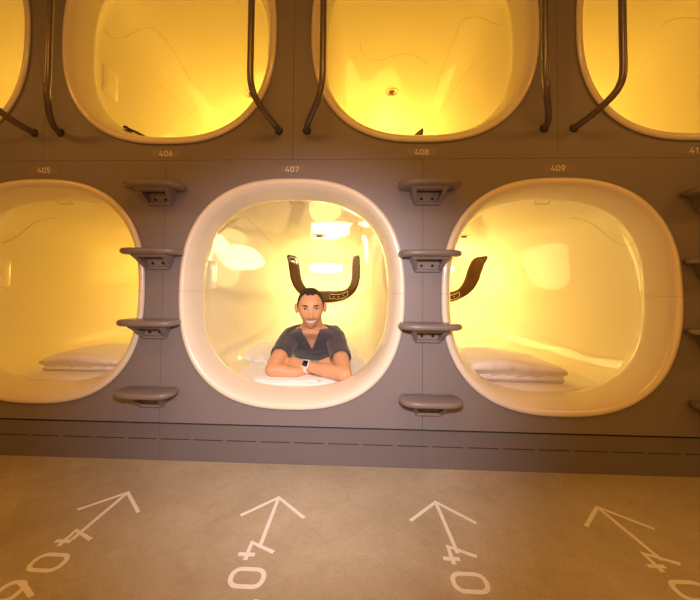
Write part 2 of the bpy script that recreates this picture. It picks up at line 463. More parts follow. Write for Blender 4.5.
def make_pod(k, num, zc, low):
    t = thing('sleeping_pod', (k * P, 0, zc), 'white rimmed amber lit ' + WHERE[num], 'capsule bed', 'capsule beds in the grey wall')
    link_me('rim', rim_me.copy(), M['rim'], t, True)['label'] = 'glossy white rounded frame'
    s = link_me('liner', shell_me.copy(), M['shell'], t, True)
    c = link_me('control_console', console_me.copy(), M['console'], t, True); c['label'] = 'dark bronze u-shaped console'
    link_me('control_panel', control_me.copy(), M['console'], c, True)
    link_me('panel_outline', outline_me.copy(), M['icon'], c, True)
    for sm in symbols: link_me('panel_symbol', sm.copy(), M['icon'], c, True)
    link_me('display', display_me.copy(), M['black'], c, True)
    link_me('display_window', glass_me.copy(), M['icon'], c, True)
    l = link_me('lamp', lamp_me.copy(), M['lampglow_w'] if num in ('407',) else M['lampglow'], t, True)
    l['label'] = 'glowing oval lamp'
    a = link_me('sensor_ring', ring_me.copy(), M['pale'], t, True)
    link_me('sensor_eye', eye_me.copy(), M['sensor'], a, True)
    link_me('latch_plate', latch_me.copy(), M['seam'], t)
    link_me('side_pad', (pad_low if low else pad_up).copy(), M['pale'], t, True)
    if low:
        for jm in joint_me: link_me('rim_joint', jm.copy(), M['seam'], t)
    pl = bpy.data.lights.new('pod_fill_light', 'POINT'); pl.energy = {'407': 5.2, '405': 5.2, '409': 8}.get(num, 8); pl.shadow_soft_size = .14
    pl.color = {'407': (1, .71, .21), '405': (1, .62, .10), '409': (1, .73, .27)}.get(num, (1, .645, .10)); pl.specular_factor = 0
    lo = bpy.data.objects.new('pod_fill_light', pl); col.objects.link(lo); lo.parent = t; lo.location = (0, 1.75, .16)  # unseen point light added to the oval lamp, evens out the amber glow
    for pix in CREASES.get(num, []): crease(pix, k, zc, t)
    return t
for k, num in LOW: make_pod(k, num, ZL, True)
for k, num in UPP: make_pod(k, num, ZU, False)

# ------------------------------------------------------------------ bedding
def mattress(k, label):
    bm = bmesh.new(); rows = []
    ys = [.120, .1215, .14, .18] + [.18 + .075 * i for i in range(1, 22)]
    for y in ys:
        row = []
        for i in range(33):
            s = i / 32 * 2 - 1
            h = BVH.ray_cast(Vector((0, y, -.43)), Vector((1, 0, 0)))
            w = min(h[0].x - .003, .445) if h[0] else .30
            x = s * w
            z = -.446 + .012 * (1 - s ** 6) + .005 * noise.noise(Vector((x * 5 + k, y * 4, 1))) + .003 * noise.noise(Vector((x * 16, y * 13 + k, 5)))
            if y < .14: z -= .006
            if y < .121: z = -.466
            row.append(bm.verts.new((x, y, z)))
        rows.append(row)
    for a, b in zip(rows, rows[1:]):
        for i in range(32): bm.faces.new((a[i], a[i + 1], b[i + 1], b[i]))
    o = link('mattress', bm, M['sheet'], None, True, (k * P, 0, ZL))
    md = o.modifiers.new('thick', 'SOLIDIFY'); md.thickness = .016; md.offset = -1 if o.data.polygons[500].normal.z > 0 else 1
    tag(o, label, 'mattress', 'mattresses in the lower pods')
    return o
mattress(-2, 'white sheeted mattress in pod 405, under the left duvet')
mattress(0, 'white sheeted mattress the man lies on, in pod 407')
mattress(2, 'white sheeted mattress in pod 409, under the right duvet')

def slab(bm, x0, x1, y0, y1, z0, top, nx=30, ny=20, rr=.03, wob=.006, seed=0, edge=None):
    """soft closed slab; top(u, v) gives its height above z0"""
    T, B = [], []
    for j in range(ny + 1):
        v = j / ny; rt_, rb = [], []
        for i in range(nx + 1):
            u = i / nx
            x = x0 + (x1 - x0) * u; y = y0 + (y1 - y0) * v
            du = min(u, 1 - u) * (x1 - x0); dv = min(v, 1 - v) * (y1 - y0)
            def rd(d): return math.sqrt(max(0, 1 - (1 - min(1, d / rr)) ** 2))
            f = rd(du) * rd(dv)
            n1 = noise.noise(Vector((x * 9 + seed, y * 9, seed))); n2 = noise.noise(Vector((x * 28, y * 24 + seed, seed)))
            h = top(u, v)
            x += wob * n1; y += wob * n2 * 1.5
            mid = z0 + h * .45
            rt_.append(bm.verts.new((x, y, mid + (h * .55) * f + wob * .6 * n2 * f)))
            rb.append(bm.verts.new((x, y, mid - (h * .45) * (f ** .5))))
        T.append(rt_); B.append(rb)
    for j in range(ny):
        for i in range(nx):
            bm.faces.new((T[j][i], T[j][i + 1], T[j + 1][i + 1], T[j + 1][i]))
            bm.faces.new((B[j][i], B[j + 1][i], B[j + 1][i + 1], B[j][i + 1]))
    for j in range(ny):
        bm.faces.new((T[j][0], T[j + 1][0], B[j + 1][0], B[j][0])); bm.faces.new((T[j][-1], B[j][-1], B[j + 1][-1], T[j + 1][-1]))
    for i in range(nx):
        bm.faces.new((T[0][i], B[0][i], B[0][i + 1], T[0][i + 1])); bm.faces.new((T[-1][i], T[-1][i + 1], B[-1][i + 1], B[-1][i]))

ZM = ZL - .436
def duvet(cx, w, y0, y1, h1, h2, peak, label, seed, a=0):
    t = thing('folded_duvet', (cx, y0, ZM), label, 'duvet', 'folded duvets at the pod mouths')
    bm = bmesh.new()
    slab(bm, -w / 2 + .01, w / 2 - .012, .012, y1 - y0, 0, lambda u, v: h1 * (1 + .06 * math.sin(u * 9)), rr=h1 * .5, seed=seed, wob=.006, nx=44)
    link('lower_fold', bm, M['linen'], t, True)
    bm = bmesh.new()
    slab(bm, -w / 2, w / 2, 0, y1 - y0, h1 * .93, lambda u, v: h2 * (.45 + .55 * math.exp(-((u - peak) / .38) ** 2) * (0.55 + .45 * math.sin(PI * min(1, v * .8 + .15)))), rr=h2 * .42, seed=seed + 3, wob=.008, nx=44)
    link('upper_fold', bm, M['linen'], t, True)
    # shade where the two folds part, drawn as a thin dark brown strand
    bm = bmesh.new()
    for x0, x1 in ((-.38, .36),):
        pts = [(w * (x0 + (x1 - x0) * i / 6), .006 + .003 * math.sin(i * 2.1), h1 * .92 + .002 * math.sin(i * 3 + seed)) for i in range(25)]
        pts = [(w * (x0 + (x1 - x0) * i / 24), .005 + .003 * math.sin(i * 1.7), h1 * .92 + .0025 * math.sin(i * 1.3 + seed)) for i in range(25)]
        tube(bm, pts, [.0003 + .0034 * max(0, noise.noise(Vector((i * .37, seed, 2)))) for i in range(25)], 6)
    link('fold_shadow', bm, M['crease'], t, True)
    t.rotation_euler = (0, 0, a)
    return t
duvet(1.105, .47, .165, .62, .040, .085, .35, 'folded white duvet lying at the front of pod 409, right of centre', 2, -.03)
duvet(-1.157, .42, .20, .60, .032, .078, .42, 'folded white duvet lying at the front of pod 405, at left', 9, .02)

# the duvet the man leans on
bm = bmesh.new()
slab(bm, -.215, .355, .135, .62, ZM - .004, lambda u, v: .018 + .008 * math.sin(u * 7) * v + .012 * v, rr=.03, seed=4, wob=.014, nx=60, ny=40)
tag(link('duvet', bm, M['linen'], None, True), 'white crumpled duvet under the arms and chest of the man in pod 407', 'duvet')
bm = bmesh.new()
slab(bm, -.42, -.23, .55, 1.20, ZM - .004, lambda u, v: .035 + .03 * math.sin(v * 3.4 + .3) * (1 - u), rr=.06, seed=14, wob=.02, nx=40, ny=50)
tag(link('blanket', bm, M['linen'], None, True), 'rumpled pale blanket pushed against the left wall of pod 407, behind the man', 'blanket')

# ------------------------------------------------------------------ steps
def step_mesh():
    bm = bmesh.new()
    # outline of the tread seen from above: flat at the wall, rounded at the front corners
    out = []
    W, D = .135, .128
    pts = []
    for i in range(0, 61):
        t = PI * i / 60           # from right to left round the front
        x, y = superell(W, D * .62, 3.0, t)
        pts.append((x, -(D * .38) - y))
    pts = [(W * .985, -.036)] + pts + [(-W * .985, -.036)]
    pts += [(-W * .93, -.012), (-W * .84, -.001), (W * .84, -.001), (W * .93, -.012)]
    prof = [(.0, .012), (.003, .0045), (.009, .0), (.017, .0), (.023, .0035), (.0262, .011)]
    c = Vector((0, -.06))
    rings = []
    for h, ins in prof:
        ring = []
        for x, y in pts:
            v = Vector((x, y)) - c; L = v.length
            q = c + v * ((L - ins) / L)
            q.y = min(q.y, -.001)
            ring.append(bm.verts.new((q.x, q.y, h - .0262)))
        rings.append(ring)
    n = len(pts)
    for a, b in zip(rings, rings[1:]):
        for i in range(n): bm.faces.new((a[i], a[(i + 1) % n], b[(i + 1) % n], b[i]))
    bm.faces.new(rings[0][::-1]); bm.faces.new(rings[-1])
    return bm
def bracket_mesh():
    bm = bmesh.new()
    def plate(pr):  # convex quad prism from 4 front/back pts
        vs = [bm.verts.new(p) for p in pr]
        for f in ((0, 1, 2, 3), (7, 6, 5, 4), (0, 4, 5, 1), (1, 5, 6, 2), (2, 6, 7, 3), (3, 7, 4, 0)):
            bm.faces.new([vs[i] for i in f])
    zt, zb = -.025, -.085
    for s in (-1, 1):
        # flaring side cheeks, deep at the top and running back to the wall at the foot
        plate([(s * .082, -.092, zt), (s * .060, -.092, zt), (s * .044, -.018, zb), (s * .058, -.018, zb),
               (s * .082, -.001, zt), (s * .060, -.001, zt), (s * .044, -.001, zb), (s * .058, -.001, zb)])
    # header under the tread, foot plate and back plate
    plate([(-.082, -.092, zt), (.082, -.092, zt), (.078, -.084, zt - .013), (-.078, -.084, zt - .013),
           (-.082, -.05, zt), (.082, -.05, zt), (.078, -.05, zt - .013), (-.078, -.05, zt - .013)])
    box(bm, -.056, .056, -.020, -.001, zb - .006, zb + .007, .003)
    box(bm, -.060, .060, -.005, -.001, zb, zt)
    bmesh.ops.remove_doubles(bm, verts=bm.verts, dist=1e-5)
    return bm
def screws_mesh():
    bm = bmesh.new()
    r = bmesh.ops.create_cone(bm, cap_ends=True, segments=16, radius1=.0065, radius2=.005, depth=.006)
    bmesh.ops.rotate(bm, verts=r['verts'], matrix=Matrix.Rotation(PI / 2, 3, 'X'))
    return bm
proto = None
ROWN = ['topmost', 'second from top', 'third from top', 'lowest']
COLN = {-1: 'column left of pod 407', 1: 'column right of pod 407', 3: 'column right of pod 409'}
smesh, bmesh_, scmesh = bpy.data.meshes.new('tread'), bpy.data.meshes.new('bracket'), bpy.data.meshes.new('screw')
for me, b in ((smesh, step_mesh()), (bmesh_, bracket_mesh()), (scmesh, screws_mesh())):
    bmesh.ops.recalc_face_normals(b, faces=b.faces); b.to_mesh(me); b.free()
smesh.materials.append(M['step']); bmesh_.materials.append(M['step']); scmesh.materials.append(M['screw'])
for me in (smesh, scmesh):
    for p in me.polygons: p.use_smooth = True
for k, pos in ((-1, ((-.018, 1.268), (-.022, .970), (-.028, .652), (-.032, .340))), (1, ((.016, 1.271), (.017, .968), (.019, .654), (.023, .333))),
               (3, ((.040, 1.240), (.048, .946), (.050, .645), (.058, .334)))):
    for i, (dx, z) in enumerate(pos):
        t = thing('wall_step', (k * P + dx, 0, z), 'grey rounded wall step, ' + ROWN[i] + ' in the ' + COLN[k], 'step', 'grey steps between the pods')
        for nm, me in (('tread', smesh), ('bracket', bmesh_)):
            o = bpy.data.objects.new(nm, me); col.objects.link(o); o.parent = t
            if nm == 'tread':
                md = o.modifiers.new('ws', 'EDGE_SPLIT'); md.split_angle = math.radians(50)
            else:
                md = o.modifiers.new('bev', 'BEVEL'); md.width = .004; md.segments = 3; md.limit_method = 'ANGLE'
                br = o
        for s in (-1, 1):
            o = bpy.data.objects.new('screw', scmesh); col.objects.link(o); o.parent = br; o.location = (s * .024, -.0075, -.062)

# ------------------------------------------------------------------ grab rails
def rail(cx, s, label):
    bm = bmesh.new()
    xf, xv = cx + s * .0655, cx + s * .152
    pts = [(xf, -.001, 1.530), (xf + s * .002, -.022, 1.532), (xf + s * .014, -.060, 1.541), (xf + s * .040, -.110, 1.566), (xf + s * .068, -.152, 1.602),
           (xv - s * .006, -.172, 1.640), (xv, -.176, 1.69), (xv, -.176, 1.80), (xv, -.176, 2.1), (xv, -.176, 2.36), (xv - s * .005, -.165, 2.42), (xf + s * .03, -.08, 2.50), (xf, -.02, 2.52), (xf, -.001, 2.52)]
    tube(bm, smooth_path(pts, 7), .0138, 18)
    t = thing('grab_rail', (0, 0, 0), label, 'grab rail', 'grab rails beside the upper pods')
    link('bar', bm, M['rail'], t, True)
    for z in (1.530, 2.52):
        bm = bmesh.new(); tube(bm, [(xf, -.0005, z), (xf, -.003, z), (xf, -.005, z)], [.019, .019, .016], 20)
        link('wall_flange', bm, M['slot'], t, True)
rail(-1.183, -1, 'bronze bent grab rail crossing the corner of the far left upper pod')
rail(-1.183, 1, 'bronze bent grab rail just left of the upper pod 406')
rail(.0, -1, 'bronze bent grab rail crossing the right side of pod 406')
rail(.0, 1, 'bronze bent grab rail crossing the left side of pod 408')
rail(1.205, -1, 'bronze bent grab rail just right of the upper pod 408')
rail(1.205, 1, 'bronze bent grab rail crossing the left side of pod 410')

# ------------------------------------------------------------------ writing
# stroke glyphs in a box 0..0.68 wide, 0..1 high
def arc(cx, cy, rx, ry, a0, a1, n=8):
    return [(cx + rx * math.cos(math.radians(a0 + (a1 - a0) * i / n)), cy + ry * math.sin(math.radians(a0 + (a1 - a0) * i / n))) for i in range(n + 1)]
def rrect(x0, y0, x1, y1, r):
    p = arc(x1 - r, y1 - r, r, r, 0, 90) + arc(x0 + r, y1 - r, r, r, 90, 180) + arc(x0 + r, y0 + r, r, r, 180, 270) + arc(x1 - r, y0 + r, r, r, 270, 360)
    return p + [p[0]]
G = {
 '0': [rrect(.07, .07, .63, .93, .24)],
 '1': [[(.12, .72), (.40, .93), (.40, .0)]],
 '4': [[(.38, 1.0), (.02, .26), (.70, .26)], [(.50, .48), (.50, 0.0)]],
 '5': [[(.60, .93), (.14, .93), (.11, .52)] + arc(.36, .33, .27, .26, 110, -90) + [(.30, .07), (.08, .10)]],
 '6': [rrect(.07, .07, .63, .58, .22), [(.08, .34), (.22, .62), (.46, 1.0)]],
 '7': [[(.04, .93), (.62, .93), (.26, 0)]],
 '8': [rrect(.07, .07, .63, .53, .20), rrect(.11, .53, .59, .93, .18)],
 '9': [rrect(.07, .42, .63, .93, .22), [(.62, .66), (.48, .38), (.24, 0)]],
}
def strokes(bm, text, cap, sw, adv, fn, thick):
    """fn(u, v) maps text plane to 3D; thick is an offset vector"""
    for ci, ch in enumerate(text):
        for si, st in enumerate(G[ch]):
            lift = thick * (.35 * si)
            P2 = [Vector((p[0] * cap + ci * adv, p[1] * cap)) for p in st]
            closed = (P2[0] - P2[-1]).length < 1e-6
            if closed: P2 = P2[:-1]
            n = len(P2); L_, R_ = [], []
            for i, p in enumerate(P2):
                a = P2[i - 1] if (i or closed) else None
                b = P2[(i + 1) % n] if (i < n - 1 or closed) else None
                d1 = (p - a).normalized() if a is not None else None
                d2 = (b - p).normalized() if b is not None else None
                d = ((d1 or d2) + (d2 or d1)).normalized()
                nn = Vector((-d.y, d.x))
                k = 1.0
                if d1 is not None and d2 is not None: k = 1 / max(.72, nn.dot(Vector((-d1.y, d1.x))))
                L_.append(p + nn * sw / 2 * k); R_.append(p - nn * sw / 2 * k)
            fl = [bm.verts.new(Vector(fn(*q)) + lift) for q in L_]; fr = [bm.verts.new(Vector(fn(*q)) + lift) for q in R_]
            bl = [bm.verts.new(Vector(fn(*q)) - thick) for q in L_]; br = [bm.verts.new(Vector(fn(*q)) - thick) for q in R_]
            for i in range(n if closed else n - 1):
                j = (i + 1) % n
                bm.faces.new((fl[i], fl[j], fr[j], fr[i])); bm.faces.new((bl[i], br[i], br[j], bl[j]))
                bm.faces.new((fl[i], bl[i], bl[j], fl[j])); bm.faces.new((fr[i], fr[j], br[j], br[i]))
            if not closed:
                for i in (0, n - 1):
                    bm.faces.new((fl[i], fr[i], br[i], bl[i]))

for k, num, z in [(k, n, 1.3495) for k, n in LOW] + [(k, n, 1.4265) for k, n in UPP]:
    dx = {-2: .007, -1: .0, 1: -.006}.get(k, 0)
    t = thing('number_plate', (k * P + dx, 0, z), 'small taupe wall plate reading ' + num + (' above the pod of that number' if z < 1.4 else ' below the pod of that number'), 'number plate', 'pod number plates')
    bm = bmesh.new(); box(bm, -.069, .069, -.0012, -.0001, -.018, .018, .0004, 1)
    link('plate', bm, M['plate'], t)
    bm = bmesh.new()
    strokes(bm, num, .0255, .0042, .0222, lambda u, v: (u - .0315, -.0019, v - .0128), Vector((0, -.0006, 0)))
    link('numeral', bm, M['ivory'], t)

def line(bm, p, q, w, zt=.0012):
    p = Vector(p); q = Vector(q); d = (q - p).normalized(); n = Vector((-d.y, d.x)) * w / 2
    a = [bm.verts.new((v.x, v.y, zt)) for v in (p + n, q + n, q - n, p - n)]
    b = [bm.verts.new((v.x, v.y, .0002)) for v in (p + n, q + n, q - n, p - n)]
    bm.faces.new(a); bm.faces.new(b[::-1])
    for i in range(4): bm.faces.new((a[i], b[i], b[(i + 1) % 4], a[(i + 1) % 4]))
for k, num, x, y, gx in ((-1, '406', -.582, -.246, -.606), (0, '407', .009, -.243, -.001), (1, '408', .603, -.236, .615), (2, '409', 1.197, -.231, 1.226)):
    t = thing('floor_marking', (x, y, 0), 'white painted arrow and number ' + num + ' on the concrete floor', 'floor marking', 'painted arrows and numbers on the floor')
    bm = bmesh.new(); w = .0122
    e = w * .5
    # mitred arrow head and shaft
    line(bm, (e * .7, e * .7), (-.112, -.112), w); line(bm, (-e * .7, e * .7), (.112, -.112), w, .0015)
    sx = (gx - x) * .6
    line(bm, (0, -.004), (sx * .93, -.254), w, .0018)
    link('arrow', bm, M['paint'], t)
    bm = bmesh.new()
    gxx = gx - x + {-1: .016, 1: -.003, 2: -.022}.get(k, 0); gy = -.236 + {-1: .024, 1: .010, 2: .010}.get(k, 0)
    strokes(bm, num, .104, .0132, .0985, lambda u, v: (gxx - .052 + v, gy - u, .0014), Vector((0, 0, .001)))
    link('number', bm, M['paint'], t)

# ------------------------------------------------------------------ small things at the pod mouths
bm = bmesh.new()
tube(bm, smooth_path([(-.878, .10, 1.600), (-.868, .102, 1.604), (-.850, .104, 1.592), (-.82, .108, 1.580), (-.795, .112, 1.568), (-.765, .118, 1.553)], 5), .010, 10, flat=.6)
tube(bm, smooth_path([(-.878, .112, 1.592), (-.862, .112, 1.590), (-.846, .112, 1.582)], 4), .007, 8)
tag(link('dark_strap', bm, M['brown'], None, True), 'crumpled dark brown strap at the lower left lip of pod 406', 'strap')

# ------------------------------------------------------------------ the man
def ellipsoid(bm, c, r, rot=None, seg=24):
    x = bmesh.ops.create_uvsphere(bm, u_segments=seg, v_segments=seg // 2, radius=1)
    for v in x['verts']:
        q = Vector((v.co.x * r[0], v.co.y * r[1], v.co.z * r[2]))
        if rot: q = rot @ q
        v.co = q + Vector(c)
def capsule(bm, p, q, r0, r1, n=16):
    p = Vector(p); q = Vector(q)
    d = (q - p); L = d.length; d.normalize()
    pts, rr = [], []
    for i in range(5):
        a = PI / 2 * i / 5; pts.append(p - d * r0 * math.cos(a)); rr.append(max(1e-4, r0 * math.sin(a)))
    for i in range(4):
        t = i / 3; pts.append(p + d * L * t); rr.append(r0 + (r1 - r0) * t)
    for i in range(4, -1, -1):
        a = PI / 2 * i / 5; pts.append(q + d * r1 * math.cos(a)); rr.append(max(1e-4, r1 * math.sin(a)))
    tube(bm, pts, rr, n)
def loft(bm, secs, n=28):
    """secs: (centre, rx, rz, tilt) cross sections in the x/z plane tilted about x"""
    rings = []
    for c, rx, rz, tilt in secs:
        R = Matrix.Rotation(tilt, 3, 'X')
        rings.append([bm.verts.new(Vector(c) + R @ Vector((rx * math.cos(2 * PI * i / n), 0, rz * math.sin(2 * PI * i / n)))) for i in range(n)])
    for a, b in zip(rings, rings[1:]):
        for i in range(n): bm.faces.new((a[i], a[(i + 1) % n], b[(i + 1) % n], b[i]))
    bm.faces.new(rings[0][::-1]); bm.faces.new(rings[-1])
def fuse(name, bm, voxel, it, m, parent, fac=.5):
    bmesh.ops.recalc_face_normals(bm, faces=bm.faces)
    me = bpy.data.meshes.new('tmp'); bm.to_mesh(me); bm.free()
    o = bpy.data.objects.new('tmp', me); col.objects.link(o)
    md = o.modifiers.new('r', 'REMESH'); md.mode = 'VOXEL'; md.voxel_size = voxel
    if it:
        s = o.modifiers.new('s', 'SMOOTH'); s.iterations = it; s.factor = fac
    dg = bpy.context.evaluated_depsgraph_get(); dg.update()
    me2 = bpy.data.meshes.new_from_object(o.evaluated_get(dg))
    bpy.data.objects.remove(o); bpy.data.meshes.remove(me)
    me2.name = name; me2.materials.clear()
    return link_me(name, me2, m, parent, True)

man = thing('person', (.06, .7, ZM), 'smiling short-haired man in grey v-neck t-shirt lying propped on crossed forearms in pod 407', 'person')
man_off = -Vector((.06, .7, ZM))

HC = Vector((.056, .315, .688))                        # head centre
HR = Matrix.Rotation(math.radians(7), 3, 'Z') @ Matrix.Rotation(math.radians(-2), 3, 'Y') @ Matrix.Rotation(math.radians(4), 3, 'X')
def hp(x, y, z): return HC + HR @ Vector((x, y, z))      # head coords: -y is the face
def gauss(p, c, s):
    return math.exp(-(((p[0] - c[0]) / s[0]) ** 2 + ((p[1] - c[1]) / s[1]) ** 2))
def head_surface(d):
    """radius vector for a direction (head coordinates)"""
    x, y, z = d
    rx = .0735; ry = .096; rz = .112
    if z < 0: rx *= 1 - .25 * min(1, -z * 1.25) ** 1.5        # jaw narrows
    if y > 0 and z < 0: rz *= 1 - .25 * y                     # nape
    r = (abs(x / rx) ** 2.25 + abs(y / ry) ** 2.1 + abs(z / rz) ** 2.25) ** (-1 / 2.2)
    p = d * r
    if y < 0:
        f = (p.x, p.z)
        push = 0
        push += .026 * gauss(f, (0, -.030), (.011, .010))        # nose tip
        push += .013 * gauss(f, (0, -.008), (.009, .020))        # bridge
        push += .008 * gauss(f, (.013, -.033), (.008, .008)) + .008 * gauss(f, (-.013, -.033), (.008, .008))
        push += .005 * gauss(f, (.028, .024), (.018, .007)) + .005 * gauss(f, (-.028, .024), (.018, .007))   # brow
        push -= .012 * gauss(f, (.029, .007), (.015, .010)) + .012 * gauss(f, (-.029, .007), (.015, .010))   # eye sockets
        push += .006 * gauss(f, (.042, -.026), (.014, .013)) + .006 * gauss(f, (-.042, -.026), (.014, .013)) # cheeks raised by the smile
        push += .006 * gauss(f, (0, -.046), (.024, .008))        # upper lip
        push += .006 * gauss(f, (0, -.074), (.022, .007))        # lower lip
        push -= .005 * gauss(f, (0, -.059), (.024, .006))        # open mouth
        push += .010 * gauss(f, (0, -.098), (.022, .014))        # chin
        p = p + Vector((0, -push, 0)) * min(1, -y * 3)
    return p
def build_head(bm):
    x = bmesh.ops.create_uvsphere(bm, u_segments=96, v_segments=64, radius=1)
    for v in x['verts']:
        v.co = HC + HR @ head_surface(v.co.normalized())
    for s in (-1, 1):       # ears
        for (cx, cy, cz_, rx, ry, rz) in ((.077, .012, .0, .007, .016, .030), (.083, .018, .004, .006, .014, .026)):
            ellipsoid(bm, hp(s * cx, cy, cz_), (rx, ry, rz), HR, 16)

bm = bmesh.new()
build_head(bm)
capsule(bm, (.061, .345, .63), (.062, .395, .555), .054, .060)                 # neck
capsule(bm, (.061, .385, .575), (-.066, .405, .520), .042, .048)               # trapezius
capsule(bm, (.063, .385, .575), (.188, .405, .518), .042, .048)
loft(bm, [((.062, .335, .53), .05, .03, .9), ((.062, .345, .515), .125, .065, .6), ((.062, .39, .50), .158, .088, .45), ((.062, .47, .475), .162, .098, .3), ((.062, .60, .455), .150, .098, .15),
          ((.045, .76, .440), .135, .082, 0), ((.03, .92, .43), .140, .082, 0), ((.02, 1.04, .428), .146, .082, 0), ((.02, 1.12, .42), .12, .065, 0)])
# legs to the back of the pod
for s in (-1, 1):
    x = .020 + s * .080
    capsule(bm, (x, 1.06, .43), (x + s * .03, 1.44, .405), .083, .058)
    capsule(bm, (x + s * .03, 1.44, .405), (x + s * .02, 1.80, .395), .056, .038)
    capsule(bm, (x + s * .02, 1.80, .395), (x + s * .02, 1.93, .375), .036, .026)
# arms. L is at picture left
SL, EL = Vector((-.068, .390, .515)), Vector((-.118, .170, .387))
SR, ER = Vector((.192, .390, .512)), Vector((.248, .128, .381))
WL = Vector((.105, .240, .394)); WR = Vector((.040, .195, .404))
ML = Vector((.0, .172, .374))
for S_, E_ in ((SL, EL), (SR, ER)):
    capsule(bm, S_, (S_ + E_) / 2, .051, .046); capsule(bm, (S_ + E_) / 2, E_, .046, .036)
capsule(bm, EL, EL.lerp(ML, .5), .036, .034); capsule(bm, EL.lerp(ML, .5), ML, .034, .028); capsule(bm, ML, WL, .028, .023)
capsule(bm, ER, ER.lerp(WR, .35), .037, .037); capsule(bm, ER.lerp(WR, .35), WR, .037, .024)
def hand(bm, w, d, nrm, side, curl=.5, size=1.0):
    """w wrist, d direction of the fingers, nrm back-of-hand normal, side = thumb side"""
    d = d.normalized(); nrm = (nrm - d * nrm.dot(d)).normalized(); s = d.cross(nrm) * side
    def q(a, b, c): return w + (d * a + s * b + nrm * c) * size
    for b in (-.024, -.008, .008, .024):                        # palm
        capsule(bm, q(.005, b * .6, 0), q(.078, b, 0), .0165 * size, .0125 * size, 12)
    for i, (b, L) in enumerate(((.029, .070), (.010, .080), (-.010, .074), (-.028, .058))):
        p = q(.082, b, 0); dirv = d; rr = .0088 * size
        for j, (f, cu) in enumerate(((.45, curl), (.30, curl * 1.2), (.25, curl))):
            dirv = (dirv * math.cos(cu) - nrm * math.sin(cu)).normalized()
            p2 = p + (dirv + s * b * 1.2).normalized() * L * f * size
            capsule(bm, p, p2, rr, rr * .93, 10); p = p2; rr *= .93
    t0 = q(.018, .024, -.004); t1 = q(.048, .046, -.010); t2 = q(.076, .052, -.018); t3 = q(.096, .046, -.026)
    capsule(bm, t0, t1, .014 * size, .011 * size, 10); capsule(bm, t1, t2, .0105 * size, .0095 * size, 10); capsule(bm, t2, t3, .0095 * size, .008 * size, 10)
hand(bm, WR, Vector((-1, .28, .16)), Vector((.1, -.75, .9)), -1, .34, .90)
hand(bm, WL, Vector((1, .15, .32)), Vector((-.1, -.75, .9)), 1, .6, .88)
for v in bm.verts: v.co += man_off
body = fuse('body', bm, .0042, 3, [M['skin'], M['lip']], man)

# lips coloured where the mouth is
hinv = HR.transposed()
for p in body.data.polygons:
    c = hinv @ (Vector(p.center) - man_off - HC)
    if c.y < -.05 and abs(c.x) < .036:
        zc = -.059 + 8.0 * c.x * c.x
        e = (c.x / .034) ** 2 + ((c.z - zc) / .0135) ** 2
        if e < 1: p.material_index = 1
def on_face(x, z, out=0.0):
    """a point on the face at head coordinates x, z"""
    best = None
    y = -.6
    # search direction whose surface point has these x, z
    d = Vector((x / .0735, -1, z / .112)).normalized()
    for _ in range(30):
        p = head_surface(d)
        d = Vector((d.x + (x - p.x) * 6, d.y, d.z + (z - p.z) * 6)).normalized()
    p = head_surface(d)
    return HC + HR @ (p + Vector((0, -out, 0))) + man_off
# teeth
bm = bmesh.new(); top, bot = [], []
for i in range(13):
    x = -.0275 + .055 * i / 12; zc = -.0585 + 8.0 * x * x; h = .0082 * math.sqrt(max(.05, 1 - (x / .030) ** 2))
    top.append(on_face(x, zc + h, .0022)); bot.append(on_face(x, zc - h, .0022))
vt = [bm.verts.new(p) for p in top]; vb = [bm.verts.new(p) for p in bot]
bk = [bm.verts.new(p + Vector((0, .006, 0))) for p in top]; bb = [bm.verts.new(p + Vector((0, .006, 0))) for p in bot]
for i in range(12):
    bm.faces.new((vt[i], vt[i + 1], vb[i + 1], vb[i])); bm.faces.new((vt[i], bk[i], bk[i + 1], vt[i + 1])); bm.faces.new((vb[i], vb[i + 1], bb[i + 1], bb[i]))
link('teeth', bm, M['teeth'], man)
for s in (-1, 1):
    c = on_face(s * .031, .008, -.0035)
    bm = bmesh.new(); ellipsoid(bm, c, (.0125, .008, .0058), None, 16)
    e = link('eye', bm, M['eye'], man, True)
    bm = bmesh.new(); ellipsoid(bm, c + Vector((.0012, -.0058, .0003)), (.0055, .003, .0052), None, 16)
    link('iris', bm, M['iris'], e, True)
    bm = bmesh.new()
    tube(bm, [on_face(s * (.013 + .032 * i / 6), .0235 + .004 * math.sin(i / 6 * PI * .8), .0012) for i in range(7)], [.0018, .0032, .0037, .0036, .003, .0024, .001], 8)
    link('eyebrow', bm, M['hair'], man, True)
    bm = bmesh.new()
    tube(bm, [on_face(s * (.017 + .024 * i / 6), .0125 + .003 * math.sin(i / 6 * PI), .0012) for i in range(7)], [.0008, .0017, .002, .002, .002, .0016, .0008], 6)
    link('eyelid', bm, M['hair'], man, True)
